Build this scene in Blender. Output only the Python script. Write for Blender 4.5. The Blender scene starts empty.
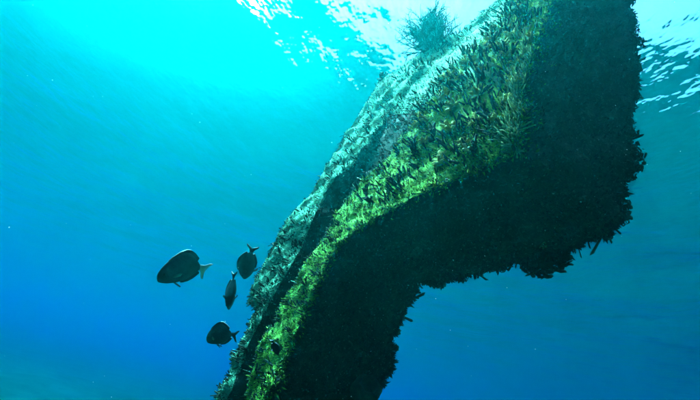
import bpy, bmesh, math, random
import numpy as np
from mathutils import Vector, Matrix, noise

random.seed(7)
rng = np.random.default_rng(7)
sc = bpy.context.scene
COL = sc.collection

# ------------------------------------------------------------------ camera
PITCH, ROLL, CAMH = math.radians(23), math.radians(15), 3.0
F = 456.0                                    # focal length in photo pixels (700 wide)
cam_pos = Vector((0, 0, CAMH))
_R = Vector((1, 0, 0)); _Fw = Vector((0, math.cos(PITCH), math.sin(PITCH))); _U = Vector((0, -math.sin(PITCH), math.cos(PITCH)))
CR = (_R * math.cos(ROLL) + _U * math.sin(ROLL)).normalized()
CU = (-_R * math.sin(ROLL) + _U * math.cos(ROLL)).normalized()
CF = _Fw
cam_d = bpy.data.cameras.new('camera')
cam = bpy.data.objects.new('camera', cam_d); COL.objects.link(cam)
cam_d.sensor_width = 36; cam_d.lens = 36 * F / 700; cam_d.clip_start = 0.02; cam_d.clip_end = 500
m3 = Matrix((CR, CU, -CF)).transposed()
cam.matrix_world = Matrix.Translation(cam_pos) @ m3.to_4x4()
sc.camera = cam

def U(px, py, d):
    """photo pixel + depth along the view axis -> world point"""
    return cam_pos + CR * ((px - 350) / F * d) + CU * ((200 - py) / F * d) + CF * d
def CV(x, y, z):
    """direction given as right, up, forward of the camera -> world"""
    return CR * x + CU * y + CF * z

# ------------------------------------------------------------------ light
sun_dir = CV(-0.085, 0.70, 0.69).normalized()      # towards the sun, above the frame
sun_el = math.asin(sun_dir.z); sun_az = math.atan2(sun_dir.x, sun_dir.y)
w = bpy.data.worlds.new('World'); sc.world = w; w.use_nodes = True
nt = w.node_tree; bg = nt.nodes['Background']
sky = nt.nodes.new('ShaderNodeTexSky'); sky.sky_type = 'NISHITA'; sky.sun_disc = False
sky.sun_elevation = sun_el; sky.sun_rotation = sun_az
nt.links.new(sky.outputs[0], bg.inputs[0]); bg.inputs[1].default_value = 0.05
sd = bpy.data.lights.new('sun', 'SUN'); sd.energy = 5.0; sd.angle = math.radians(0.6); sd.color = (1, 0.95, 0.86)
so = bpy.data.objects.new('sun', sd); COL.objects.link(so)
so.rotation_euler = sun_dir.to_track_quat('Z', 'Y').to_euler(); so.location = (0, 0, 30)

vs = sc.view_settings
vs.view_transform = 'Standard'; vs.look = 'None'; vs.gamma = 1; vs.use_curve_mapping = False
vs.exposure = 3.85
cy = sc.cycles
cy.use_denoising = True
try: cy.denoiser = 'OPENIMAGEDENOISE'
except Exception: pass
cy.max_bounces = 8; cy.volume_bounces = 2; cy.diffuse_bounces = 3; cy.glossy_bounces = 3; cy.transmission_bounces = 4
cy.transparent_max_bounces = 8; cy.caustics_reflective = False; cy.caustics_refractive = True
cy.sample_clamp_indirect = 8; cy.use_adaptive_sampling = True; cy.adaptive_threshold = 0.015

SURF = CAMH + 5.0       # height of the water surface over the sea floor
# ------------------------------------------------------------------ helpers
def tag(o, label=None, cat=None, group=None, kind=None):
    if label: o['label'] = label
    if cat: o['category'] = cat
    if group: o['group'] = group
    if kind: o['kind'] = kind
    return o
def link(name, me, mat, parent=None, smooth=True):
    o = bpy.data.objects.new(name, me); COL.objects.link(o)
    if mat and not me.materials: me.materials.append(mat)
    if parent: o.parent = parent
    if smooth: me.polygons.foreach_set('use_smooth', [True] * len(me.polygons))
    return o
def mesh_np(name, verts, faces):
    """verts (n,3), faces (m,k) with one k"""
    verts = np.asarray(verts, dtype=np.float32); faces = np.asarray(faces, dtype=np.int32)
    me = bpy.data.meshes.new(name)
    me.vertices.add(len(verts)); me.vertices.foreach_set('co', verts.ravel())
    k = faces.shape[1]
    me.loops.add(faces.size); me.loops.foreach_set('vertex_index', faces.ravel())
    me.polygons.add(len(faces)); me.polygons.foreach_set('loop_start', np.arange(0, faces.size, k, dtype=np.int32))
    me.update(calc_edges=True); me.validate()
    return me
def empty(name, loc):
    o = bpy.data.objects.new(name, None); o.empty_display_size = 0.1; COL.objects.link(o); o.location = loc
    return o

def new_mat(name):
    m = bpy.data.materials.new(name); m.use_nodes = True
    n = m.node_tree.nodes; b = n['Principled BSDF']
    return m, m.node_tree, n, b
def nd(t, kind, **kw):
    x = t.nodes.new(kind)
    for k, v in kw.items(): setattr(x, k, v)
    return x
def noise_tex(t, scale, detail=6, rough=0.6, coord='Object', dist=0.0):
    tc = nd(t, 'ShaderNodeTexCoord'); n = nd(t, 'ShaderNodeTexNoise')
    n.inputs['Scale'].default_value = scale; n.inputs['Detail'].default_value = detail
    n.inputs['Roughness'].default_value = rough; n.inputs['Distortion'].default_value = dist
    t.links.new(tc.outputs[coord], n.inputs['Vector']); return n
def ramp(t, src, stops):
    r = nd(t, 'ShaderNodeValToRGB'); e = r.color_ramp.elements
    while len(e) < len(stops): e.new(0.5)
    for el, (p, c) in zip(e, stops): el.position = p; el.color = (*c, 1)
    t.links.new(src, r.inputs[0]); return r
def mix(t, fac, a, b, mode='MIX'):
    x = nd(t, 'ShaderNodeMix', data_type='RGBA', blend_type=mode)
    if isinstance(fac, (int, float)): x.inputs[0].default_value = fac
    else: t.links.new(fac, x.inputs[0])
    for s, v in ((6, a), (7, b)):
        if isinstance(v, tuple): x.inputs[s].default_value = (*v, 1)
        else: t.links.new(v, x.inputs[s])
    return x.outputs[2]
def crust_mat(name, stops, scale=9, spots=None, spot_scale=40, bump=0.02, rough=0.9, tint=False):
    m, t, n, b = new_mat(name)
    c = ramp(t, noise_tex(t, scale, 8, 0.68, dist=0.4).outputs[0], stops).outputs[0]
    if spots:
        s = ramp(t, noise_tex(t, spot_scale, 4, 0.6).outputs[0], [(0.55, (0, 0, 0)), (0.68, (1, 1, 1))])
        c = mix(t, s.outputs[0], c, spots)
    if tint:
        a = nd(t, 'ShaderNodeAttribute', attribute_name='tint')
        c = mix(t, 1.0, c, a.outputs['Color'], 'MULTIPLY')
    t.links.new(c, b.inputs['Base Color'])
    b.inputs['Roughness'].default_value = rough
    b.inputs['Specular IOR Level'].default_value = 0.15
    bm_ = nd(t, 'ShaderNodeBump'); bm_.inputs['Distance'].default_value = bump; bm_.inputs['Strength'].default_value = 0.9
    t.links.new(noise_tex(t, scale * 6, 6, 0.7).outputs[0], bm_.inputs['Height']); t.links.new(bm_.outputs[0], b.inputs['Normal'])
    return m

M = {}
M['inner'] = crust_mat('green_algae_crust', [(0.30, (.035, .05, .012)), (0.42, (.14, .19, .02)), (0.56, (.30, .34, .045)), (0.70, (.46, .48, .15))], 7, (.03, .035, .02), 34, 0.03)
M['outer'] = crust_mat('pale_lit_crust', [(0.30, (.08, .11, .07)), (0.43, (.34, .42, .27)), (0.60, (.52, .58, .44)), (0.75, (.62, .66, .55))], 8, (.05, .06, .045), 26, 0.03)  # paleness stands for the bluish light on the outer side
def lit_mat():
    m, t, n, b = new_mat('haze_tinted_crust')
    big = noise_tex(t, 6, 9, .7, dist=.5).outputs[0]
    pale = ramp(t, big, [(0.30, (.03, .09, .045)), (0.42, (.12, .38, .21)), (0.58, (.21, .55, .33)), (0.75, (.34, .66, .45))]).outputs[0]  # turquoise tones paint in the water haze and blue light farther off
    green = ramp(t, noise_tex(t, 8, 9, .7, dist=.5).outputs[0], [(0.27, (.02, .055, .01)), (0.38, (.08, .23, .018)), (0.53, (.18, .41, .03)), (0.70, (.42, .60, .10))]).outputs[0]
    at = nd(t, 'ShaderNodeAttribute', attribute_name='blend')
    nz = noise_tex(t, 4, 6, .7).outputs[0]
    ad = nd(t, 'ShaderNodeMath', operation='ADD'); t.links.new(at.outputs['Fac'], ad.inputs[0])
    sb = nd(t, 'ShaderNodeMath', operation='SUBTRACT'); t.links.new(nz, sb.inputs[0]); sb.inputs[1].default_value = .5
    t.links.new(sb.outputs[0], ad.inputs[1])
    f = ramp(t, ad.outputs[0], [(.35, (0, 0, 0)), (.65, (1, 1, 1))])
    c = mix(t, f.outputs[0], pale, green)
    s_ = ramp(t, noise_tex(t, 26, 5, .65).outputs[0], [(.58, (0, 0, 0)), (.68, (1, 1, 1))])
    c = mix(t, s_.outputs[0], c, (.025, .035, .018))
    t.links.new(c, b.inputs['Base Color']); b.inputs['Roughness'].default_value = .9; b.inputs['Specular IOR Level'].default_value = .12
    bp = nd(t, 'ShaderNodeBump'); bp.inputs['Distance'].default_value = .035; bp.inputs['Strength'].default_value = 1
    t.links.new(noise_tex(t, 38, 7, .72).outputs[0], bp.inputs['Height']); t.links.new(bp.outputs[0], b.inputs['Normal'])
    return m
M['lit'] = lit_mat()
M['channel'] = crust_mat('shaded_channel_crust', [(0.3, (.012, .016, .01)), (0.6, (.03, .04, .02)), (0.75, (.07, .09, .05))], 10)  # shade inside the groove is put into this dark colour as well
M['under'] = crust_mat('shaded_underside_crust', [(0.3, (.008, .012, .006)), (0.55, (.018, .028, .010)), (0.72, (.05, .065, .03))], 8, (.08, .09, .06), 60, 0.03)  # base colour darkened to deepen the shade on the underside
M['fuzz'] = crust_mat('turf_growth', [(0.3, (.6, .6, .6)), (0.7, (1, 1, 1))], 12, tint=True, bump=0.004)
M['finger'] = crust_mat('dark_finger_sponge', [(0.35, (.010, .016, .009)), (0.65, (.03, .042, .018))], 30, bump=0.006)
M['finger_pale'] = crust_mat('pale_finger_sponge', [(0.35, (.16, .2, .08)), (0.65, (.34, .38, .2))], 30, bump=0.006)
M['yellow'] = crust_mat('yellow_coral', [(0.35, (.22, .20, .02)), (0.65, (.46, .42, .10))], 30, bump=0.006)
M['bush'] = crust_mat('brown_feathery_growth', [(0.35, (.012, .016, .01)), (0.65, (.03, .036, .02))], 20, bump=0.004)
M['sand'] = crust_mat('sea_floor_sand', [(0.3, (.008, .016, .01)), (0.5, (.02, .032, .018)), (0.7, (.045, .055, .035))], 0.5, (.008, .014, .008), 1.3, 0.05)
M['sand'].node_tree.nodes['Principled BSDF'].inputs['Specular IOR Level'].default_value = 0
M['sand'].node_tree.nodes['Principled BSDF'].inputs['Roughness'].default_value = 1
M['snow'] = crust_mat('drifting_particles', [(0.3, (.7, .72, .68)), (0.7, (.8, .8, .78))], 5)

# ------------------------------------------------------------------ water surface
def make_surface():
    m, t, n, b = new_mat('water_surface'); n.remove(b); out = n['Material Output']
    tc = nd(t, 'ShaderNodeTexCoord')
    mp = nd(t, 'ShaderNodeMapping'); mp.inputs['Scale'].default_value = (1.0, 0.62, 1); mp.inputs['Rotation'].default_value = (0, 0, 0.5)
    t.links.new(tc.outputs['Object'], mp.inputs[0])
    n1 = nd(t, 'ShaderNodeTexNoise'); n1.inputs['Scale'].default_value = 1.3; n1.inputs['Detail'].default_value = 4; n1.inputs['Roughness'].default_value = .5; n1.inputs['Distortion'].default_value = 0.0
    t.links.new(mp.outputs[0], n1.inputs['Vector'])
    bp = nd(t, 'ShaderNodeBump'); bp.inputs['Distance'].default_value = 0.10; bp.inputs['Strength'].default_value = 1
    t.links.new(n1.outputs[0], bp.inputs['Height'])
    fr = nd(t, 'ShaderNodeFresnel'); fr.inputs['IOR'].default_value = 1.33
    t.links.new(bp.outputs[0], fr.inputs['Normal'])
    tr = nd(t, 'ShaderNodeBsdfTransparent'); tr.inputs[0].default_value = (.97, .98, .98, 1)
    rf = nd(t, 'ShaderNodeBsdfRefraction'); rf.inputs['Roughness'].default_value = 0.25; rf.inputs['IOR'].default_value = 0.63
    t.links.new(bp.outputs[0], rf.inputs['Normal'])
    gl = nd(t, 'ShaderNodeBsdfGlossy'); gl.inputs['Roughness'].default_value = 0.16
    t.links.new(bp.outputs[0], gl.inputs['Normal'])
    a = nd(t, 'ShaderNodeMixShader'); a.inputs[0].default_value = 0.55
    t.links.new(tr.outputs[0], a.inputs[1]); t.links.new(rf.outputs[0], a.inputs[2])
    c = nd(t, 'ShaderNodeMixShader')
    t.links.new(fr.outputs[0], c.inputs[0]); t.links.new(a.outputs[0], c.inputs[1]); t.links.new(gl.outputs[0], c.inputs[2])
    t.links.new(c.outputs[0], out.inputs['Surface'])
    N = 360; L = 460.0
    # finer cells near the middle
    s = np.linspace(-1, 1, N); ax = np.sign(s) * (0.07 * np.abs(s) + 0.93 * np.abs(s) ** 4) * L / 2
    X, Y = np.meshgrid(ax, ax + 20, indexing='ij')
    Z = np.zeros_like(X)
    for k in range(16):
        a_ = rng.uniform(0, 2 * math.pi) * 0.35 + 0.6; wl = rng.uniform(1.6, 6.0); ph = rng.uniform(0, 6.28)
        Z += 0.0035 * wl ** 0.8 * np.sin((X * math.cos(a_) + Y * math.sin(a_)) * 2 * math.pi / wl + ph)
    V = np.stack([X, Y, Z + SURF], -1).reshape(-1, 3)
    i = np.arange(N - 1); I, J = np.meshgrid(i, i, indexing='ij'); q = (I * N + J).ravel()
    Fc = np.stack([q, q + N, q + N + 1, q + 1], -1)
    o = link('water_surface', mesh_np('water_surface', V, Fc), m)
    tag(o, 'rippled water surface overhead with white sun glare breaking through', 'water', kind='structure')
make_surface()

# ------------------------------------------------------------------ sea floor
def make_floor():
    N = 260; L = 450.0
    s = np.linspace(-1, 1, N); ax = np.sign(s) * (0.08 * np.abs(s) + 0.92 * np.abs(s) ** 4) * L / 2
    V = []
    for x in ax:
        for y in ax:
            p = Vector((x * .22, y * .22, 3.3))
            z = 0.35 * noise.fractal(p, 0.9, 2.1, 4) + 0.12 * abs(noise.noise(Vector((x * .9, y * .9, 1))))
            V.append((x, y + 15, z))
    i = np.arange(N - 1); I, J = np.meshgrid(i, i, indexing='ij'); q = (I * N + J).ravel()
    Fc = np.stack([q, q + N, q + N + 1, q + 1], -1)
    o = link('sea_floor', mesh_np('sea_floor', V, Fc), M['sand'])
    tag(o, 'dim sandy sea floor fading into blue at lower left', 'sea floor', kind='structure')
make_floor()

# ------------------------------------------------------------------ the water body: one even volume
def make_haze():
    me = bpy.data.meshes.new('haze'); bm = bmesh.new(); bmesh.ops.create_cube(bm, size=1)
    for v in bm.verts: v.co = Vector((v.co.x * 456, v.co.y * 456 + 15, (v.co.z + .5) * (SURF - 0.35 + 2.0) - 2.0))
    bm.to_mesh(me); bm.free()
    m, t, n, b = new_mat('sea_water'); n.remove(b)
    v = nd(t, 'ShaderNodeVolumePrincipled')
    D = 0.26
    v.inputs['Density'].default_value = D
    v.inputs['Color'].default_value = (0.0003, 0.042, 0.043, 1)
    v.inputs['Absorption Color'].default_value = (0.0, 0.69, 0.90, 1)
    v.inputs['Anisotropy'].default_value = 0.93
    t.links.new(v.outputs[0], n['Material Output'].inputs['Volume'])
    o = link('haze', me, m, smooth=False)
    tag(o, 'clear cyan to deep blue sea water filling the whole view', 'water', kind='stuff')
make_haze()

# ------------------------------------------------------------------ the wreck
#            outer edge O1        O2                G                 E (lit/dark edge)   C (far edge of dark face)
ST = [
 ((150, 520, 3.30), (162, 520, 3.15), (180, 520, 2.95), (205, 520, 2.75), (285, 570, 3.0)),
 ((216, 400, 3.75), (226, 400, 3.60), (247, 400, 3.35), (266, 400, 3.10), (337, 455, 3.42)),
 ((241, 350, 4.00), (245, 350, 3.85), (259, 350, 3.58), (290, 350, 3.30), (365, 408, 3.6)),
 ((258, 311, 4.25), (268, 306, 4.05), (283, 304, 3.75), (308, 304, 3.45), (386, 371, 3.75)),
 ((247, 303, 4.38), (271, 300, 4.08), (285, 300, 3.78), (310, 300, 3.46), (388, 366, 3.76)),
 ((269, 252, 4.75), (299, 252, 4.30), (313, 255, 3.95), (332, 255, 3.58), (403, 320, 3.88)),
 ((286, 222, 5.00), (312, 222, 4.50), (331, 225, 4.10), (345, 237, 3.62), (418, 289, 3.95)),
 ((308, 198, 5.20), (325, 192, 4.80), (352, 192, 4.25), (385, 213, 3.50), (457, 279, 3.80)),
 ((328, 165, 5.50), (352, 163, 4.95), (382, 163, 4.25), (430, 190, 3.30), (502, 266, 3.62)),
 ((349, 130, 5.90), (380, 127, 5.05), (413, 124, 4.20), (475, 170, 3.10), (552, 257, 3.42)),
 ((367, 102, 6.20), (402, 94, 5.15),  (438, 92, 4.20),  (505, 157, 2.95), (594, 242, 3.28)),
 ((386, 78, 6.40),  (424, 67, 5.20),  (463, 60, 4.20),  (518, 145, 2.90), (620, 226, 3.22)),
 ((410, 60, 6.35),  (442, 53, 5.30),  (480, 45, 4.25),  (521, 118, 3.10), (629, 190, 3.40)),
 ((434, 48, 6.25),  (458, 41, 5.35),  (494, 30, 4.35),  (522, 92, 3.32),  (632, 140, 3.62)),
 ((470, 26, 6.05),  (482, 20, 5.40),  (508, 10, 4.60),  (533, 52, 3.68),  (636, 85, 3.95)),
 ((497, 2, 5.90),   (508, -6, 5.45),  (525, -16, 4.85), (545, 18, 4.05),  (636, 32, 4.35)),
 ((545, -62, 5.90), (552, -68, 5.60), (562, -74, 5.3),  (575, -60, 5.0),  (622, -50, 5.2)),
]
K = 0.75                                  # the leg is about 0.75 m across, the fish 20 to 35 cm long
ST = [[U(x, y, d * K) for x, y, d in s] for s in ST]
_dr = sum(((ST[0][j] - ST[1][j]).normalized() for j in range(5)), Vector()).normalized()
ST.insert(0, [p + _dr * ((p.z + .5) / -_dr.z) for p in ST[0]])      # the leg runs on down into the sea floor
# a loop of control points for every station: O1 O2 | groove bottom a, b | G E C D
DEPTH = [.34, .34, .34, .34, .34, .34, .34, .32, .26, .13, .03, 0, 0, 0, 0, 0, 0, 0]
LOOPS = []
for s, dp in zip(ST, DEPTH):
    O1, O2, G, E, C = s; dp *= K
    wv = (C - E).normalized()
    a = O2.lerp(G, 0.12) + wv * dp; b_ = O2.lerp(G, 0.80) + wv * dp
    D = C + (O1 - E) * 0.8
    LOOPS.append([O1, O2, a, b_, G, E, C, D])
SEG = [26, 6, 12, 6, 34, 60, 12, 8]      # cells between consecutive control points (D wraps to O1)
UCELL = [16, 12, 16, 13, 4, 17, 12, 11, 12, 14, 15, 12, 9, 8, 8, 12, 11, 12][:len(ST) - 1]
def catmull(p0, p1, p2, p3, t):
    return 0.5 * ((2 * p1) + (p2 - p0) * t + (2 * p0 - 5 * p1 + 4 * p2 - p3) * t * t + (3 * p1 - p0 - 3 * p2 + p3) * t ** 3)
GRID = []; UST = []
for i in range(len(LOOPS) - 1):
    for k in range(UCELL[i] + (1 if i == len(LOOPS) - 2 else 0)):
        t = k / UCELL[i]; L0 = LOOPS[max(i - 1, 0)]; L1 = LOOPS[i]; L2 = LOOPS[i + 1]; L3 = LOOPS[min(i + 2, len(LOOPS) - 1)]
        cp = [L1[j].lerp(L2[j], t) * 0.55 + catmull(L0[j], L1[j], L2[j], L3[j], t) * 0.45 for j in range(8)]
        if i in (0, 3, 4, 5): cp = [L1[j].lerp(L2[j], t) for j in range(8)]
        row = []
        for j in range(8):
            A, B = cp[j], cp[(j + 1) % 8]
            for q in range(SEG[j]): row.append(A.lerp(B, q / SEG[j]))
        GRID.append(row); UST.append(i - 1 + t)
NU, NV = len(GRID), len(GRID[0])
G0 = np.array([[tuple(p) for p in r] for r in GRID])
def grid_normals(P):
    du = np.gradient(P, axis=0)
    dv = (np.roll(P, -1, 1) - np.roll(P, 1, 1))
    n = np.cross(dv, du); n /= np.linalg.norm(n, axis=-1, keepdims=True) + 1e-9
    return n
BAND = np.cumsum([0] + SEG)               # starts: O1,O2,a,b,G,E,C,D
BN = grid_normals(G0)
# outward check on the lit face: must look up
jm = (BAND[4] + BAND[5]) // 2
if BN[NU // 2, jm] @ np.array(CV(-.55, .7, -.33)) < 0: BN = -BN
P = G0.copy()
for a in range(NU):
    for c in range(NV):
        p = Vector(G0[a, c]) / K
        h = 0.050 * noise.fractal(p * 2.6, 0.8, 2.0, 3) + 0.030 * noise.fractal(p * 9.0, 0.9, 2.1, 3) + 0.022 * (abs(noise.noise(p * 17)) - .25)
        for q, amp in ((BAND[1], .05), (BAND[4], .05), (BAND[5], .045), (BAND[6], .06)):
            h += amp * math.exp(-((c - q) / 2.5) ** 2) * noise.fractal(p * 6 + Vector((q, 2, 7)), .8, 2, 3)
        if BAND[5] < c < BAND[6]: h += .045 * noise.fractal(p * 4.5 + Vector((1, 8, 3)), .8, 2, 2)
        if c < BAND[1]: h += 0.022 * noise.noise(p * 4 + Vector((5, 1, 2)))
        if BAND[2] < c < BAND[5] - 2: h *= .6
        P[a, c] += BN[a, c] * h * K
PN = grid_normals(P)
if PN[NU // 2, jm] @ np.array(CV(-.55, .7, -.33)) < 0: PN = -PN

wreck_base = ST[0][3].copy(); wreck_base.z = 0
wreck = empty('wreck_beam', wreck_base)
tag(wreck, 'huge bent beam of a sunken wreck, sunlit growth on top and black shaded underside', 'wreck')
def strip(name, j0, j1, mat, u0=0, u1=None, parent=wreck):
    u1 = NU - 1 if u1 is None else u1
    cols = [j % NV for j in range(j0, j1 + 1)]
    V = P[u0:u1 + 1][:, cols] - np.array(wreck_base); n0, n1 = V.shape[:2]
    I, J = np.meshgrid(np.arange(n0 - 1), np.arange(n1 - 1), indexing='ij'); q = (I * n1 + J).ravel()
    return link(name, mesh_np(name, V.reshape(-1, 3), np.stack([q, q + n1, q + n1 + 1, q + 1], -1)), mat, parent)
def u_of(station): return min(range(NU), key=lambda k: abs(UST[k] - station))
uj = u_of(11); uk = u_of(6)
def blend(o, j0, j1, fn, u0=0, u1=None):
    u1 = NU - 1 if u1 is None else u1
    v = [fn(UST[a], j) for a in range(u0, u1 + 1) for j in range(j0, j1 + 1)]
    at = o.data.attributes.new('blend', 'FLOAT', 'POINT'); at.data.foreach_set('value', np.array(v, dtype=np.float32))
uc = u_of(9.4)
blend(strip('outer_flange', BAND[0], BAND[1], M['lit']), BAND[0], BAND[1], lambda st, j: 0.08)
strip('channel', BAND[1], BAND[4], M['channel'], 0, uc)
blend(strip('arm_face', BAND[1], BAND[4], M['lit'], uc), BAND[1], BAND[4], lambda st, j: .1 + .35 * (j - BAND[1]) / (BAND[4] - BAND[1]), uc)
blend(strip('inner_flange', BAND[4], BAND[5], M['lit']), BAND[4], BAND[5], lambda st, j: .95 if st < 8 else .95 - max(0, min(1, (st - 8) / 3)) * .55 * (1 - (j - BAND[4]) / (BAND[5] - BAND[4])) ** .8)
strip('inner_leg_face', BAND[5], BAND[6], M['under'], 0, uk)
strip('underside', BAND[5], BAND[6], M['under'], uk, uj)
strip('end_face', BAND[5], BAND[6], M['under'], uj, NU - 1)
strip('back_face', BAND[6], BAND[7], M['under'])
strip('top_face', BAND[7], BAND[8], M['outer'])

def sample(u, v):
    """grid coordinates -> position, outward normal"""
    u = min(max(u, 0), NU - 1.001); a = int(u); fu = u - a; c = int(math.floor(v)); fv = v - c; c %= NV; d = (c + 1) % NV
    g = lambda A: (A[a, c] * (1 - fu) + A[a + 1, c] * fu) * (1 - fv) + (A[a, d] * (1 - fu) + A[a + 1, d] * fu) * fv
    n = Vector(g(PN)).normalized()
    return Vector(g(P)), n
def ucoord(st):
    k = int(np.searchsorted(np.array(UST), st)); return min(k, NU - 1)

# ---- turf: tens of thousands of small tufts, one mesh per part of the wreck
def turf(name, count, st0, st1, v0, v1, size, tints, parent=wreck, spread=0.55, edge=None, slim=1.0):
    """each tuft a bent three-sided spike of 9 faces' worth of triangles (2 segments)"""
    cu0, cu1 = ucoord(st0), ucoord(st1)
    uu = rng.uniform(cu0, cu1, count)
    if edge is None: vv = rng.uniform(v0, v1, count)
    else: vv = edge + rng.normal(0, v1 - v0, count)
    a = np.clip(uu.astype(int), 0, NU - 2); fu = (uu - a)[:, None]
    c = np.floor(vv).astype(int); fv = (vv - c)[:, None]; c0 = c % NV; c1 = (c + 1) % NV
    g = lambda A: (A[a, c0] * (1 - fu) + A[a + 1, c0] * fu) * (1 - fv) + (A[a, c1] * (1 - fu) + A[a + 1, c1] * fu) * fv
    pos = g(P); nor = g(PN); nor /= np.linalg.norm(nor, axis=1, keepdims=True)
    # patchiness
    keep = np.array([noise.noise(Vector(p) * 4.2 + Vector((3, 3, 3))) + 0.25 for p in pos]) > rng.uniform(-.45, .35, count)
    pos, nor = pos[keep], nor[keep]; n = len(pos)
    dirv = nor + rng.normal(0, spread, (n, 3)); dirv /= np.linalg.norm(dirv, axis=1, keepdims=True)
    L = K * rng.uniform(size[0], size[1], n)[:, None] * (0.6 + rng.random(n)[:, None])
    r = L * rng.uniform(.14, .30, n)[:, None] * slim
    ref = np.where(np.abs(dirv[:, 2:3]) > .9, np.array([[1., 0, 0]]), np.array([[0., 0, 1]]))
    s = np.cross(dirv, ref); s /= np.linalg.norm(s, axis=1, keepdims=True); t = np.cross(dirv, s)
    V = np.zeros((n, 7, 3)); bend = rng.normal(0, .25, (n, 3)) * L
    for k in range(3):
        an = 2 * math.pi * k / 3; o = s * math.cos(an) + t * math.sin(an)
        V[:, k] = pos + o * r * .7 - nor * 0.006
        V[:, 3 + k] = pos + dirv * L * (.55 if slim > .65 else .88) + bend * (.3 if slim > .65 else .75) + o * r
    V[:, 6] = pos + dirv * L + bend
    f = []
    for k in range(3):
        k2 = (k + 1) % 3
        f += [(k, k2, 3 + k2), (k, 3 + k2, 3 + k), (3 + k, 3 + k2, 6)]
    f = np.array(f); Fc = (np.arange(n)[:, None, None] * 7 + f[None]).reshape(-1, 3)
    me = mesh_np(name, V.reshape(-1, 3) - np.array(wreck_base), Fc)
    at = me.color_attributes.new('tint', 'FLOAT_COLOR', 'POINT')
    tt = np.array(tints)[rng.integers(0, len(tints), n)] * rng.uniform(.6, 1.25, (n, 1))
    cc = np.ones((n, 7, 4)); cc[:, :, :3] = tt[:, None, :]
    at.data.foreach_set('color', cc.reshape(-1).astype(np.float32))
    o = link(name, me, M['fuzz'], parent)
    o['kind'] = 'stuff'
    return o
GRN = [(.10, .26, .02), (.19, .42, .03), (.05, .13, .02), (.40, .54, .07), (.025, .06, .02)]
PALE = [(.18, .46, .27), (.26, .60, .37), (.09, .24, .13), (.03, .08, .05), (.36, .66, .45)]  # turquoise haze and light of the outer strip carried in the tints
DARK = [(.010, .016, .007), (.016, .024, .010), (.026, .034, .015), (.012, .017, .012)]  # near-black tints carry the shade of underside and channel
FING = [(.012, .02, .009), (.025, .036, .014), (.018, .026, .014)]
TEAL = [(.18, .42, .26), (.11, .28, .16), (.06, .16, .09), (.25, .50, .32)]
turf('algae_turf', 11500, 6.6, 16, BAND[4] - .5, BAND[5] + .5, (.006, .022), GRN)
turf('algae_turf', 7000, -.5, 6.8, BAND[4] - .5, BAND[5] + .5, (.004, .015), [GRN[0], GRN[2], GRN[4], GRN[4], GRN[1]])  # darker tints stand for the dimmer light lower on the leg
turf('finger_turf', 800, 6.8, 16, BAND[3], BAND[5] - 5, (.02, .055), FING, spread=.35, slim=.42)
turf('finger_turf', 900, 7.2, 15, BAND[0], BAND[3], (.012, .045), FING, spread=.35, slim=.42)
turf('finger_turf', 420, .5, 7, BAND[0] - 1, BAND[1] + 1, (.02, .05), FING, spread=.5, slim=.5)
turf('finger_turf', 220, .5, 7, BAND[4], BAND[5], (.02, .045), FING, spread=.5, slim=.5)
turf('frond_turf', 1500, 10.3, 14, BAND[5] - 9, BAND[5] + .5, (.02, .05), [(.3, .46, .2), (.4, .56, .22), (.14, .2, .08)], spread=.3, slim=.35)
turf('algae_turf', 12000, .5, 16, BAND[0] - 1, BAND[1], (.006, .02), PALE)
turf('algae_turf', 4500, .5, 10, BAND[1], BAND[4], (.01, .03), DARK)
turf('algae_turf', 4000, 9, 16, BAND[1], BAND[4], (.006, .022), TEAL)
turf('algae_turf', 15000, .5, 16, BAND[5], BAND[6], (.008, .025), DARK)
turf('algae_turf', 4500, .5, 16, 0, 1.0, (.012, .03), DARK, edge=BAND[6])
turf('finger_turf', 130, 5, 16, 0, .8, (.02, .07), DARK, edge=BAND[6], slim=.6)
turf('pale_blobs', 260, .5, 16, BAND[5] + 3, BAND[6], (.006, .013), [(.5, .55, .5), (.3, .36, .3)], slim=2.0)  # small pale blobs scattered sparsely over the dark faces
turf('algae_turf', 2500, .5, 16, 0, 1.2, (.01, .025), PALE[2:4] + DARK, edge=NV)
turf('finger_turf', 260, .5, 16, 0, 1.2, (.015, .04), FING, edge=BAND[5], slim=.6)
turf('algae_turf', 2600, 10.3, 16, 0, 4.5, (.008, .03), GRN[:3] + TEAL[1:3], edge=BAND[5], slim=.8)
turf('algae_turf', 3000, .5, 16, 0, 1.3, (.01, .03), GRN, edge=BAND[5])
turf('algae_turf', 1500, .5, 9.5, 0, .8, (.008, .026), GRN + TEAL, edge=BAND[4], slim=.7)
turf('algae_turf', 1500, .5, 9.5, 0, .8, (.008, .026), TEAL + FING, edge=BAND[1], slim=.7)

# ------------------------------------------------------------------ sponges, corals, weed
def tube_into(bm, pts, rads, sides=6):
    """a tapered bent tube with a rounded tip"""
    prev = None; n = len(pts)
    for i, (p, r) in enumerate(zip(pts, rads)):
        d = (pts[min(i + 1, n - 1)] - pts[max(i - 1, 0)]).normalized()
        x = d.orthogonal().normalized(); y = d.cross(x)
        if prev is not None:
            x = (px_ - d * px_.dot(d)).normalized(); y = d.cross(x)
        px_ = x
        ring = [bm.verts.new(p + (x * math.cos(2 * math.pi * k / sides) + y * math.sin(2 * math.pi * k / sides)) * r) for k in range(sides)]
        if prev: 
            for k in range(sides): bm.faces.new((prev[k], prev[(k + 1) % sides], ring[(k + 1) % sides], ring[k]))
        prev = ring
    tip = bm.verts.new(pts[-1] + (pts[-1] - pts[-2]).normalized() * rads[-1] * .8)
    for k in range(sides): bm.faces.new((prev[k], prev[(k + 1) % sides], tip))
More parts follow.
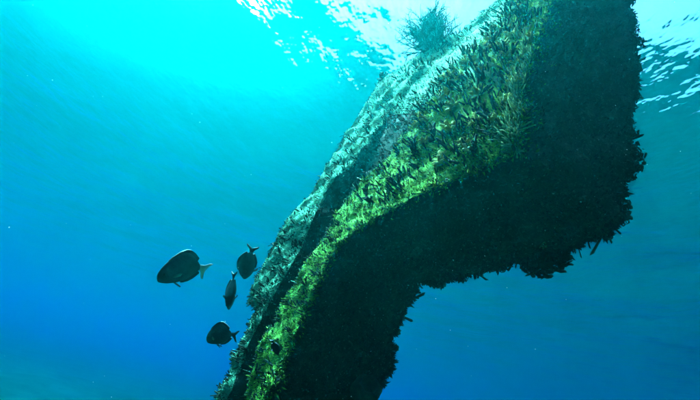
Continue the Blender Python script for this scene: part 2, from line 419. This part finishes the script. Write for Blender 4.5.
def finger_mesh(name, n, h, r, spread, branch=0.4, R=random):
    bm = bmesh.new()
    for i in range(n):
        an = R.uniform(0, 6.28); q = R.uniform(.2, 1) * spread
        base = Vector((math.cos(an) * q * h * .25, math.sin(an) * q * h * .25, -0.02))
        d = Vector((math.cos(an) * q * .6, math.sin(an) * q * .6, 1)).normalized()
        H = h * R.uniform(.5, 1.1); rr = r * R.uniform(.8, 1.2)
        pts = [base]; rd = [rr * .9]
        for k in range(1, 5):
            d = (d + Vector((R.gauss(0, .14), R.gauss(0, .14), .04))).normalized()
            pts.append(pts[-1] + d * (H / 4)); rd.append(rr * (1.05, 1.0, 1.0, .72)[k - 1] * R.uniform(.85, 1.15))
        tube_into(bm, pts, rd)
        if R.random() < branch:
            b = pts[2]; d2 = (d + Vector((R.gauss(0, .7), R.gauss(0, .7), .1))).normalized()
            tube_into(bm, [b, b + d2 * H * .2, b + (d2 + Vector((0, 0, .5))).normalized() * H * .42], [rr * .8, rr * .85, rr * .6])
    me = bpy.data.meshes.new(name); bm.to_mesh(me); bm.free(); return me
def lump_mesh(name, n, h, R=random):
    """knobbly branching coral head: many short stubs"""
    bm = bmesh.new()
    for i in range(n):
        d = Vector((R.gauss(0, .8), R.gauss(0, .8), R.uniform(.25, 1))).normalized()
        H = h * R.uniform(.55, 1.05); rr = h * R.uniform(.11, .19)
        p0 = Vector((0, 0, -.01)); p1 = d * H * .5; p2 = p1 + (d + Vector((R.gauss(0, .35), R.gauss(0, .35), R.gauss(0, .35)))).normalized() * H * .5
        tube_into(bm, [p0, p1, p2], [rr * .8, rr, rr * .85], 5)
        for k in range(2):
            d3 = (d + Vector((R.gauss(0, .8), R.gauss(0, .8), R.gauss(0, .8)))).normalized()
            tube_into(bm, [p1, p1 + d3 * H * .22, p1 + d3 * H * .36], [rr * .6, rr * .65, rr * .5], 5)
    me = bpy.data.meshes.new(name); bm.to_mesh(me); bm.free(); return me
def leafy_mesh(name, n, h, R=random):
    """ragged clump of small lobed blades"""
    bm = bmesh.new()
    for i in range(n):
        d = Vector((R.gauss(0, .7), R.gauss(0, .7), R.uniform(.2, 1.1))).normalized()
        H = h * R.uniform(.4, 1.1); x = d.orthogonal().normalized(); x.rotate(Matrix.Rotation(R.uniform(0, 6.28), 3, d)); y = d.cross(x)
        stalk = d * H * .55
        tube_into(bm, [Vector((0, 0, -.015)), stalk * .5 + y * H * .05, stalk], [h * .05, h * .045, h * .03], 4)
        for k in range(3):
            c = stalk + d * H * .2 * R.random() + (x * R.gauss(0, .2) + y * R.gauss(0, .2)) * H; s = H * R.uniform(.14, .26)
            a_, b_ = x * s * R.uniform(.7, 1.3), (y + d * R.gauss(0, .6)).normalized() * s * R.uniform(.7, 1.3); nn = a_.cross(b_).normalized() * s * .22
            top = [bm.verts.new(c + a_ * math.cos(q) * R.uniform(.7, 1.15) + b_ * math.sin(q) * R.uniform(.7, 1.15)) for q in (0, 1.05, 2.1, 3.14, 4.2, 5.25)]
            u_ = bm.verts.new(c + nn); l_ = bm.verts.new(c - nn)
            for q in range(6):
                bm.faces.new((top[q], top[(q + 1) % 6], u_)); bm.faces.new((top[(q + 1) % 6], top[q], l_))
    me = bpy.data.meshes.new(name); bm.to_mesh(me); bm.free(); return me

def place(name, me, mat, pos, nor, scale, label, cat, group, lean=None, jit=.2):
    d = (nor + Vector((random.gauss(0, jit), random.gauss(0, jit), random.gauss(0, jit))))
    if lean: d += lean
    d.normalize()
    o = bpy.data.objects.new(name, me); COL.objects.link(o)
    if not me.materials: me.materials.append(mat); me.polygons.foreach_set('use_smooth', [True] * len(me.polygons))
    q = d.to_track_quat('Z', 'Y'); 
    o.rotation_mode = 'QUATERNION'
    from mathutils import Quaternion
    o.rotation_quaternion = q @ Quaternion((0, 0, 1), random.uniform(0, 6.28))
    scale *= K
    o.location = pos; o.scale = (scale * random.uniform(.85, 1.15), scale * random.uniform(.85, 1.15), scale)
    return tag(o, label, cat, group)

FM = [finger_mesh('finger_sponge', random.randint(3, 6), .115, .0068, 1.1) for _ in range(10)]
FP = [finger_mesh('finger_sponge_pale', random.randint(3, 6), .10, .010, .9) for _ in range(5)]
LM = [lump_mesh('branching_coral', random.randint(9, 14), .085) for _ in range(6)]
WM = [leafy_mesh('weed_clump', random.randint(14, 22), .10) for _ in range(8)]

def scatter(n, st, vr, fn, gap=0.0):
    """n places on the wreck within a range of stations and of grid columns"""
    got = []; tries = 0
    while len(got) < n and tries < n * 40:
        tries += 1
        u = random.uniform(ucoord(st[0]), ucoord(st[1])); v = random.uniform(*vr)
        p, nn = sample(u, v)
        if gap and any((p - q).length < gap * K for q in got): continue
        got.append(p); fn(p, nn, u, v)
up = Vector((0, 0, .35))
def row(u): st = UST[int(u)]; return 'just above the bend' if st < 9 else ('halfway along the arm' if st < 12 else 'near the right end')
def lane(v): q = (v - BAND[3]) / (BAND[5] - BAND[3]); return 'beside the pale strip' if q < .36 else ('midway across the lit face' if q < .68 else 'close to the shaded edge')
def stretch(u): st = UST[int(u)]; return 'below the notch in the flange' if st < 3.5 else 'between the notch and the bend'
def height(u): st = UST[int(u)]; return 'at the lower corner' if st < 12.2 else ('halfway up' if st < 14 else 'near the top of the picture')
scatter(150, (7.0, 15.6), (BAND[3], BAND[5] - 6), lambda p, n, u, v: place('finger_sponge', random.choice(FM), M['finger'], p, n, random.uniform(.7, 1.35),
        'dark finger sponge %s, %s' % (lane(v), row(u)), 'sponge', 'dark finger sponges on the arm', up), .085)
scatter(40, (7.2, 13.5), (BAND[0] + 10, BAND[2]), lambda p, n, u, v: place('finger_sponge', random.choice(FM), M['finger'], p, n, random.uniform(.7, 1.3),
        'dark finger sponge on the pale outer strip, %s' % row(u), 'sponge', 'dark finger sponges along the pale edge', up), .15)
scatter(45, (1.0, 6.4), (BAND[0] - 1, BAND[1]), lambda p, n, u, v: place('finger_sponge', random.choice(FM), M['finger'], p, n, random.uniform(.5, .95),
        'stubby dark sponge on the pale outer flange, %s' % stretch(u), 'sponge', 'stubby sponges on the outer flange', up * .5), .10)
scatter(36, (1.0, 6.6), (BAND[4], BAND[5]), lambda p, n, u, v: place('finger_sponge', random.choice(FM), M['finger'], p, n, random.uniform(.45, .85),
        'short dark sponge on the green inner strip, %s' % stretch(u), 'sponge', 'short sponges on the green strip', up * .5), .08)
scatter(40, (9.0, 15.0), (BAND[4] - 3, BAND[5] - 3), lambda p, n, u, v: place('finger_sponge', random.choice(FP), M['finger_pale'], p, n, random.uniform(.7, 1.25),
        'pale green finger sponge among dark ones, %s, %s' % (lane(v), row(u)), 'sponge', 'pale finger sponges on the arm', up), .10)
scatter(24, (8.6, 14.5), (BAND[4], BAND[5] - 6), lambda p, n, u, v: place('branching_coral', random.choice(LM), M['yellow'], p, n, random.uniform(.7, 1.3),
        'small knobbly yellow coral %s, %s' % (lane(v), row(u)), 'coral', 'yellow corals on the arm', up), .18)
scatter(30, (11.0, 15.8), (BAND[6] - 1.5, BAND[6] + 1.0), lambda p, n, u, v: place('weed_clump', random.choice(WM), M['finger'], p, n, random.uniform(.5, .95),
        'ragged dark weed clump on the right-hand edge, %s' % height(u), 'seaweed', 'weed clumps on the arm end', CR * .5), .09)
scatter(16, (1.5, 6.0), (BAND[6] - 1, BAND[6] + 1), lambda p, n, u, v: place('weed_clump', random.choice(WM), M['finger'], p, n, random.uniform(.35, .6),
        'small dark weed clump on the right edge of the leg', 'seaweed', 'weed clumps on the leg edge', CR * .4), .12)
scatter(14, (6.4, 10.8), (BAND[6] - 1, BAND[6] + 1), lambda p, n, u, v: place('weed_clump', random.choice(WM), M['finger'], p, n, random.uniform(.3, .6),
        'small dark weed tuft along the lower edge of the underside', 'seaweed', 'weed tufts on the lower edge', -up), .12)

# ---- single growths that stand out
def nearest(px, py, cols):
    best = None
    for a in range(NU):
        for c in cols:
            p = Vector(P[a, c % NV]) - cam_pos; d = p.dot(CF); x = 350 + p.dot(CR) / d * F; y = 200 - p.dot(CU) / d * F
            e = (x - px) ** 2 + (y - py) ** 2
            if best is None or e < best[0]: best = (e, a, c % NV)
    return Vector(P[best[1], best[2]]), Vector(PN[best[1], best[2]])
def bush_mesh(h, n=46, R=random):
    bm = bmesh.new()
    def grow(p, d, L, r, lev):
        pts = [p]; rd = [r]; q = d.copy()
        for k in range(4):
            q = (q + Vector((R.gauss(0, .12), R.gauss(0, .12), R.gauss(0, .12)))).normalized()
            pts.append(pts[-1] + q * L / 4); rd.append(r * (1 - .16 * (k + 1)))
        tube_into(bm, pts, rd, 4)
        if lev < 2:
            for k in range(1, 5):
                for m_ in range(2):
                    q2 = (q + Vector((R.gauss(0, .55), R.gauss(0, .55), R.gauss(0, .55)))).normalized()
                    grow(pts[k], q2, L * R.uniform(.3, .48), r * .6, lev + 1 + (lev == 0 and R.random() < .35))
    for i in range(n // 4):
        d = Vector((R.gauss(0, .55), R.gauss(0, .55), 1)).normalized()
        grow(Vector((R.gauss(0, .04), R.gauss(0, .04), -.03)), d, h * R.uniform(.6, 1), h * .03, 0)
    me = bpy.data.meshes.new('feathery_bush'); bm.to_mesh(me); bm.free(); return me
p, n = nearest(436, 52, range(0, 4))
place('feathery_bush', bush_mesh(.46, 330), M['bush'], p, (CU + CR * -.25), 1.0, 'large feathery bush silhouetted on the upper edge just below the sun glare', 'seaweed', None, jit=0)
p, n = nearest(385, 79, range(0, 3))
place('branching_coral', lump_mesh('round_knob', 26, .11), M['bush'], p, (CU - CR), 1.0, 'round dark knob of growth on the upper edge left of the feathery bush', 'coral', None, jit=0)
for (x, y, sc_) in ((528, 263, 1.0), (537, 261, 1.5), (547, 258, 1.8), (556, 256, 1.6), (564, 254, 1.2)):
    p, n = nearest(x, y, range(BAND[6] - 2, BAND[6] + 1))
    place('weed_clump', random.choice(WM), M['finger'], p, -CU, sc_, 'bushy dark weed hanging below the middle of the lower edge, ' + ('left end' if x < 530 else 'right end' if x > 560 else 'centre'), 'seaweed', 'weed hanging from the lower edge', jit=.15)
p, n = nearest(462, 277, range(BAND[6] - 1, BAND[6] + 1))
place('weed_clump', WM[2], M['finger'], p, -CU, .75, 'lone small weed lump hanging near the inner bend of the beam', 'seaweed', None, jit=0)
p, n = nearest(541, 244, range(BAND[5], BAND[6]))
place('branching_coral', lump_mesh('pale_patch', 12, .045), M['finger_pale'], p, n, 1.0, 'pale little coral patch on the dark underside above the hanging weed', 'coral', None, jit=0)
def barrel_mesh():
    bm = bmesh.new(); rings = []; S = 18
    prof = [(.055, -.05), (.085, .0), (.105, .05), (.108, .10), (.095, .145), (.08, .16), (.062, .15), (.055, .10), (.045, .05)]
    for r_, z in prof:
        rings.append([bm.verts.new((math.cos(2 * math.pi * k / S) * r_ * (1 + .09 * math.cos(k * 2 * math.pi / S * 6)), math.sin(2 * math.pi * k / S) * r_ * (1 + .09 * math.cos(k * 2 * math.pi / S * 6)), z)) for k in range(S)])
    for a, b_ in zip(rings, rings[1:]):
        for k in range(S): bm.faces.new((a[k], a[(k + 1) % S], b_[(k + 1) % S], b_[k]))
    bm.faces.new(list(reversed(rings[0]))); bm.faces.new(rings[-1])
    me = bpy.data.meshes.new('barrel_sponge'); bm.to_mesh(me); bm.free(); return me
p, n = nearest(362, 397, range(BAND[5], BAND[6]))
place('barrel_sponge', barrel_mesh(), M['finger'], p, n + CU * .8 + CR * .3, 1.0, 'dark rounded barrel sponge low on the right edge of the leg', 'sponge', None, jit=0)

# ------------------------------------------------------------------ fish
def fish_mat(name, a, b_):
    m, t, n, b = new_mat(name)
    c = ramp(t, noise_tex(t, 14, 5, .6).outputs[0], [(.35, a), (.65, b_)]).outputs[0]
    t.links.new(c, b.inputs['Base Color']); b.inputs['Roughness'].default_value = .6; b.inputs['Specular IOR Level'].default_value = .14
    vo = nd(t, 'ShaderNodeTexVoronoi'); vo.inputs['Scale'].default_value = 110
    tc = nd(t, 'ShaderNodeTexCoord'); t.links.new(tc.outputs['Object'], vo.inputs['Vector'])
    bp = nd(t, 'ShaderNodeBump'); bp.inputs['Distance'].default_value = .002; bp.inputs['Strength'].default_value = .5
    t.links.new(vo.outputs[0], bp.inputs['Height']); t.links.new(bp.outputs[0], b.inputs['Normal'])
    return m
M['fish'] = fish_mat('dark_fish_skin', (.012, .014, .02), (.03, .032, .04))
M['fin'] = fish_mat('dark_fin', (.012, .013, .02), (.028, .03, .04))
M['fin_pale'] = fish_mat('pale_fin', (.28, .3, .3), (.4, .42, .4))
M['fin_mid'] = fish_mat('greenish_fin', (.07, .085, .075), (.12, .14, .12))
M['eye'] = fish_mat('fish_eye', (.005, .005, .006), (.01, .01, .012))
def interp(xs, ys, t): return float(np.interp(t, xs, ys))
def fin_mesh(name, outline, th=.006):
    """flat-ish fin from an outline in x,z, domed to a real thickness"""
    bm = bmesh.new(); n = len(outline)
    cx = sum(p[0] for p in outline) / n; cz = sum(p[1] for p in outline) / n
    rim = [bm.verts.new((x, 0, z)) for x, z in outline]
    for s in (-1, 1):
        ins = [bm.verts.new((cx + (x - cx) * .72, s * th * .5, cz + (z - cz) * .72)) for x, z in outline]
        c = bm.verts.new((cx, s * th * .6, cz))
        for k in range(n):
            k2 = (k + 1) % n
            bm.faces.new((rim[k], rim[k2], ins[k2], ins[k]) if s > 0 else (rim[k2], rim[k], ins[k], ins[k2]))
            bm.faces.new((ins[k], ins[k2], c) if s > 0 else (ins[k2], ins[k], c))
    me = bpy.data.meshes.new(name); bm.to_mesh(me); bm.free(); return me
def make_fish(label, px, py, d, heading, upv, L, top, bot, wid, pale_tail=False, pale_pect=False, fork=.5, group='dark reef fish swimming beside the wreck', tail_bend=0.0, tail_pitch=0.0):
    """body runs along +x (snout at +L/2); top, bot, wid: half sizes over L at t = 0 (snout) .. 1 (tail root)"""
    L *= K; d *= K
    root = empty('fish', U(px, py, d))
    X = CV(*heading).normalized(); Zv = CV(*upv); Zv = (Zv - X * Zv.dot(X)).normalized(); Yv = Zv.cross(X)
    root.matrix_world = Matrix.Translation(U(px, py, d)) @ Matrix((X, Yv, Zv)).transposed().to_4x4()
    tag(root, label, 'fish', group)
    ts = [0, .04, .1, .18, .28, .4, .52, .64, .75, .85, .93, 1.0];KT = [0, .1, .2, .35, .5, .65, .8, .9, 1]
    bl = L * .80; x0 = L * .5
    bm = bmesh.new(); prev = None; S = 14
    for t in ts:
        a, b_, wd = interp(KT, top, t) * L, interp(KT, bot, t) * L, interp(KT, wid, t) * L
        cz = (a - b_) / 2; rz = max((a + b_) / 2, .004)
        yb = tail_bend * L * max(0, t - .5) ** 2
        ring = []
        for k in range(S):
            an = 2 * math.pi * k / S; c_, s_ = math.cos(an), math.sin(an)
            ring.append(bm.verts.new((x0 - t * bl, yb + wd * c_ * abs(c_) ** .1, cz + rz * s_)))
        if prev:
            for k in range(S): bm.faces.new((prev[k], ring[k], ring[(k + 1) % S], prev[(k + 1) % S]))
        else:
            tip = bm.verts.new((x0 + .012 * L, 0, cz)); 
            for k in range(S): bm.faces.new((tip, ring[k], ring[(k + 1) % S]))
        prev = ring
    bm.faces.new(prev)
    bmesh.ops.recalc_face_normals(bm, faces=bm.faces[:])
    me = bpy.data.meshes.new('body'); bm.to_mesh(me); bm.free()
    bd = link('body', me, M['fish'], root); sb = bd.modifiers.new('s', 'SUBSURF'); sb.levels = 1; sb.render_levels = 1
    xt = x0 - bl; yb = tail_bend * L * .25
    h = .16 * L
    tf = link('tail_fin', fin_mesh('tail_fin', [(xt + .04 * L, .03 * L), (xt - .06 * L, .07 * L), (xt - .14 * L, h * .95), (xt - .20 * L, h * 1.05), (xt - .15 * L, h * .5), (xt - .20 * L + fork * .12 * L, 0),
              (xt - .15 * L, -h * .5), (xt - .20 * L, -h * 1.05), (xt - .14 * L, -h * .95), (xt - .06 * L, -.07 * L), (xt + .04 * L, -.03 * L)]), M['fin_pale'] if pale_tail else M['fin'], root)
    tf.location.y = yb; tf.rotation_euler.z = -tail_bend * .3
    if tail_pitch:
        for v in tf.data.vertices: v.co.x -= xt
        tf.location.x = xt; tf.rotation_euler.y = tail_pitch
    def along(side, t0, t1, hgt, n=9):
        o = []
        prof = top if side > 0 else bot
        for i in range(n):
            t = t0 + (t1 - t0) * i / (n - 1); o.append((x0 - t * bl, side * (interp(KT, prof, t) * L * .93)))
        for i in reversed(range(n)):
            q = i / (n - 1); t = t0 + (t1 - t0) * q
            e = hgt * L * (math.sin(math.pi * min(1, q * .62 + .1)) ** .7) * (1 if i % 2 else .93)
            o.append((x0 - t * bl - .035 * L * q, side * (interp(KT, prof, t) * L * .93 + e)))
        return o
    for nm, side, t0, t1, hg in (('dorsal_fin', 1, .26, .93, .062), ('anal_fin', -1, .5, .93, .055)):
        o_ = along(side, t0, t1, hg); n = len(o_) // 2
        bm = bmesh.new(); th = .004
        vl = [[bm.verts.new((x, s * th, z)) for x, z in o_] for s in (1, -1)]
        for i in range(n - 1):
            A = (i, i + 1, 2 * n - 2 - i, 2 * n - 1 - i)
            bm.faces.new([vl[0][k] for k in A]); bm.faces.new([vl[1][k] for k in reversed(A)])
        m_ = 2 * n
        for i in range(m_): bm.faces.new((vl[0][(i + 1) % m_], vl[0][i], vl[1][i], vl[1][(i + 1) % m_]))
        me = bpy.data.meshes.new(nm); bm.to_mesh(me); bm.free(); link(nm, me, M['fin'], root, smooth=False)
    for s in (-1, 1):
        pf = link('pectoral_fin', fin_mesh('pectoral_fin', [(.01 * L, .02 * L), (-.05 * L, .05 * L), (-.15 * L, .055 * L), (-.17 * L, .02 * L), (-.12 * L, -.03 * L), (-.03 * L, -.025 * L)], .004), M['fin_mid'] if pale_pect else M['fin'], root)
        pf.location = (x0 - .3 * bl, s * interp(KT, wid, .3) * L * .93, -.02 * L); pf.rotation_euler = (s * -.5, .35, s * -.7)
        pv = link('pelvic_fin', fin_mesh('pelvic_fin', [(.01 * L, .01 * L), (-.04 * L, -.015 * L), (-.11 * L, -.09 * L), (-.085 * L, -.105 * L), (-.01 * L, -.03 * L)], .004), M['fin'], root)
        pv.location = (x0 - .36 * bl, s * .02 * L, -interp(KT, bot, .36) * L * .93); pv.rotation_euler = (s * .25, 0, 0)
        bm = bmesh.new(); bmesh.ops.create_uvsphere(bm, u_segments=10, v_segments=6, radius=.026 * L)
        me = bpy.data.meshes.new('eye'); bm.to_mesh(me); bm.free()
        ey = link('eye', me, M['eye'], root); ey.location = (x0 - .13 * bl, s * interp(KT, wid, .13) * L * .90, interp(KT, top, .13) * L * .35); ey.scale = (1, .5, 1)
    return root
#          t:  0   .1   .2   .35   .5   .65   .8   .9   1
DEEP_T = (.03, .12, .185, .235, .25, .235, .17, .09, .045)
DEEP_B = (.05, .115, .165, .205, .215, .195, .13, .07, .045)
DEEP_W = (.02, .055, .08, .095, .09, .072, .045, .025, .014)
SLIM_T = (.02, .07, .11, .14, .145, .13, .09, .055, .035)
SLIM_B = (.03, .07, .11, .14, .145, .125, .085, .05, .035)
HUMP_T = (.08, .175, .24, .305, .35, .37, .32, .18, .05)
HUMP_B = (.075, .12, .15, .175, .185, .175, .13, .08, .045)
make_fish('largest dark fish, farthest left, with a steep humped back', 185, 271, 4.0, (-.68, -.14, -.70), (.22, 1, -.12), .49, HUMP_T, HUMP_B, DEEP_W, pale_tail=True, pale_pect=True, tail_pitch=-.75)
make_fish('oval dark fish, tail up, nearest the outer edge of the wreck', 248.5, 262, 4.3, (-.30, -.88, .25), (-.8, .3, -.1), .36, DEEP_T, DEEP_B, DEEP_W, fork=.9)
make_fish('slender dark fish hanging head down between the other fish', 231.5, 290, 4.2, (-.10, -.93, -.2), (-.65, .1, .75), .35, DEEP_T, DEEP_B, DEEP_W, fork=.6)
make_fish('deep-bodied dark fish with forked tail, lowest in open water', 222.5, 336.5, 3.8, (-.86, -.26, .25), (.16, 1, .0), .31, HUMP_T, HUMP_B, DEEP_W, fork=.9, pale_pect=True, tail_pitch=-.55)
make_fish('small dark fish close against the green strip of the leg', 275, 347, 3.0, (.30, -.9, .2), (.6, .3, -.2), .12, DEEP_T, DEEP_B, DEEP_W)

# ------------------------------------------------------------------ drifting specks
def snow(n):
    V = []; Fc = []; oct_ = [(1, 0, 0), (-1, 0, 0), (0, 1, 0), (0, -1, 0), (0, 0, 1), (0, 0, -1)]
    of = [(0, 2, 4), (2, 1, 4), (1, 3, 4), (3, 0, 4), (2, 0, 5), (1, 2, 5), (3, 1, 5), (0, 3, 5)]
    for i in range(n):
        d = random.uniform(.9, 4.5) ; c = U(random.uniform(-100, 800), random.uniform(-80, 480), d); r = random.uniform(.0004, .0012) * (1 + .25 * d)
        b = len(V)
        for o in oct_: V.append(tuple(c + Vector(o) * r * random.uniform(.6, 1.5)))
        Fc += [(b + x, b + y, b + z) for x, y, z in of]
    o = link('drifting_specks', mesh_np('drifting_specks', V, Fc), M['snow'])
    tag(o, 'tiny pale specks drifting in the water before the wreck', 'particles', kind='stuff')
snow(170)
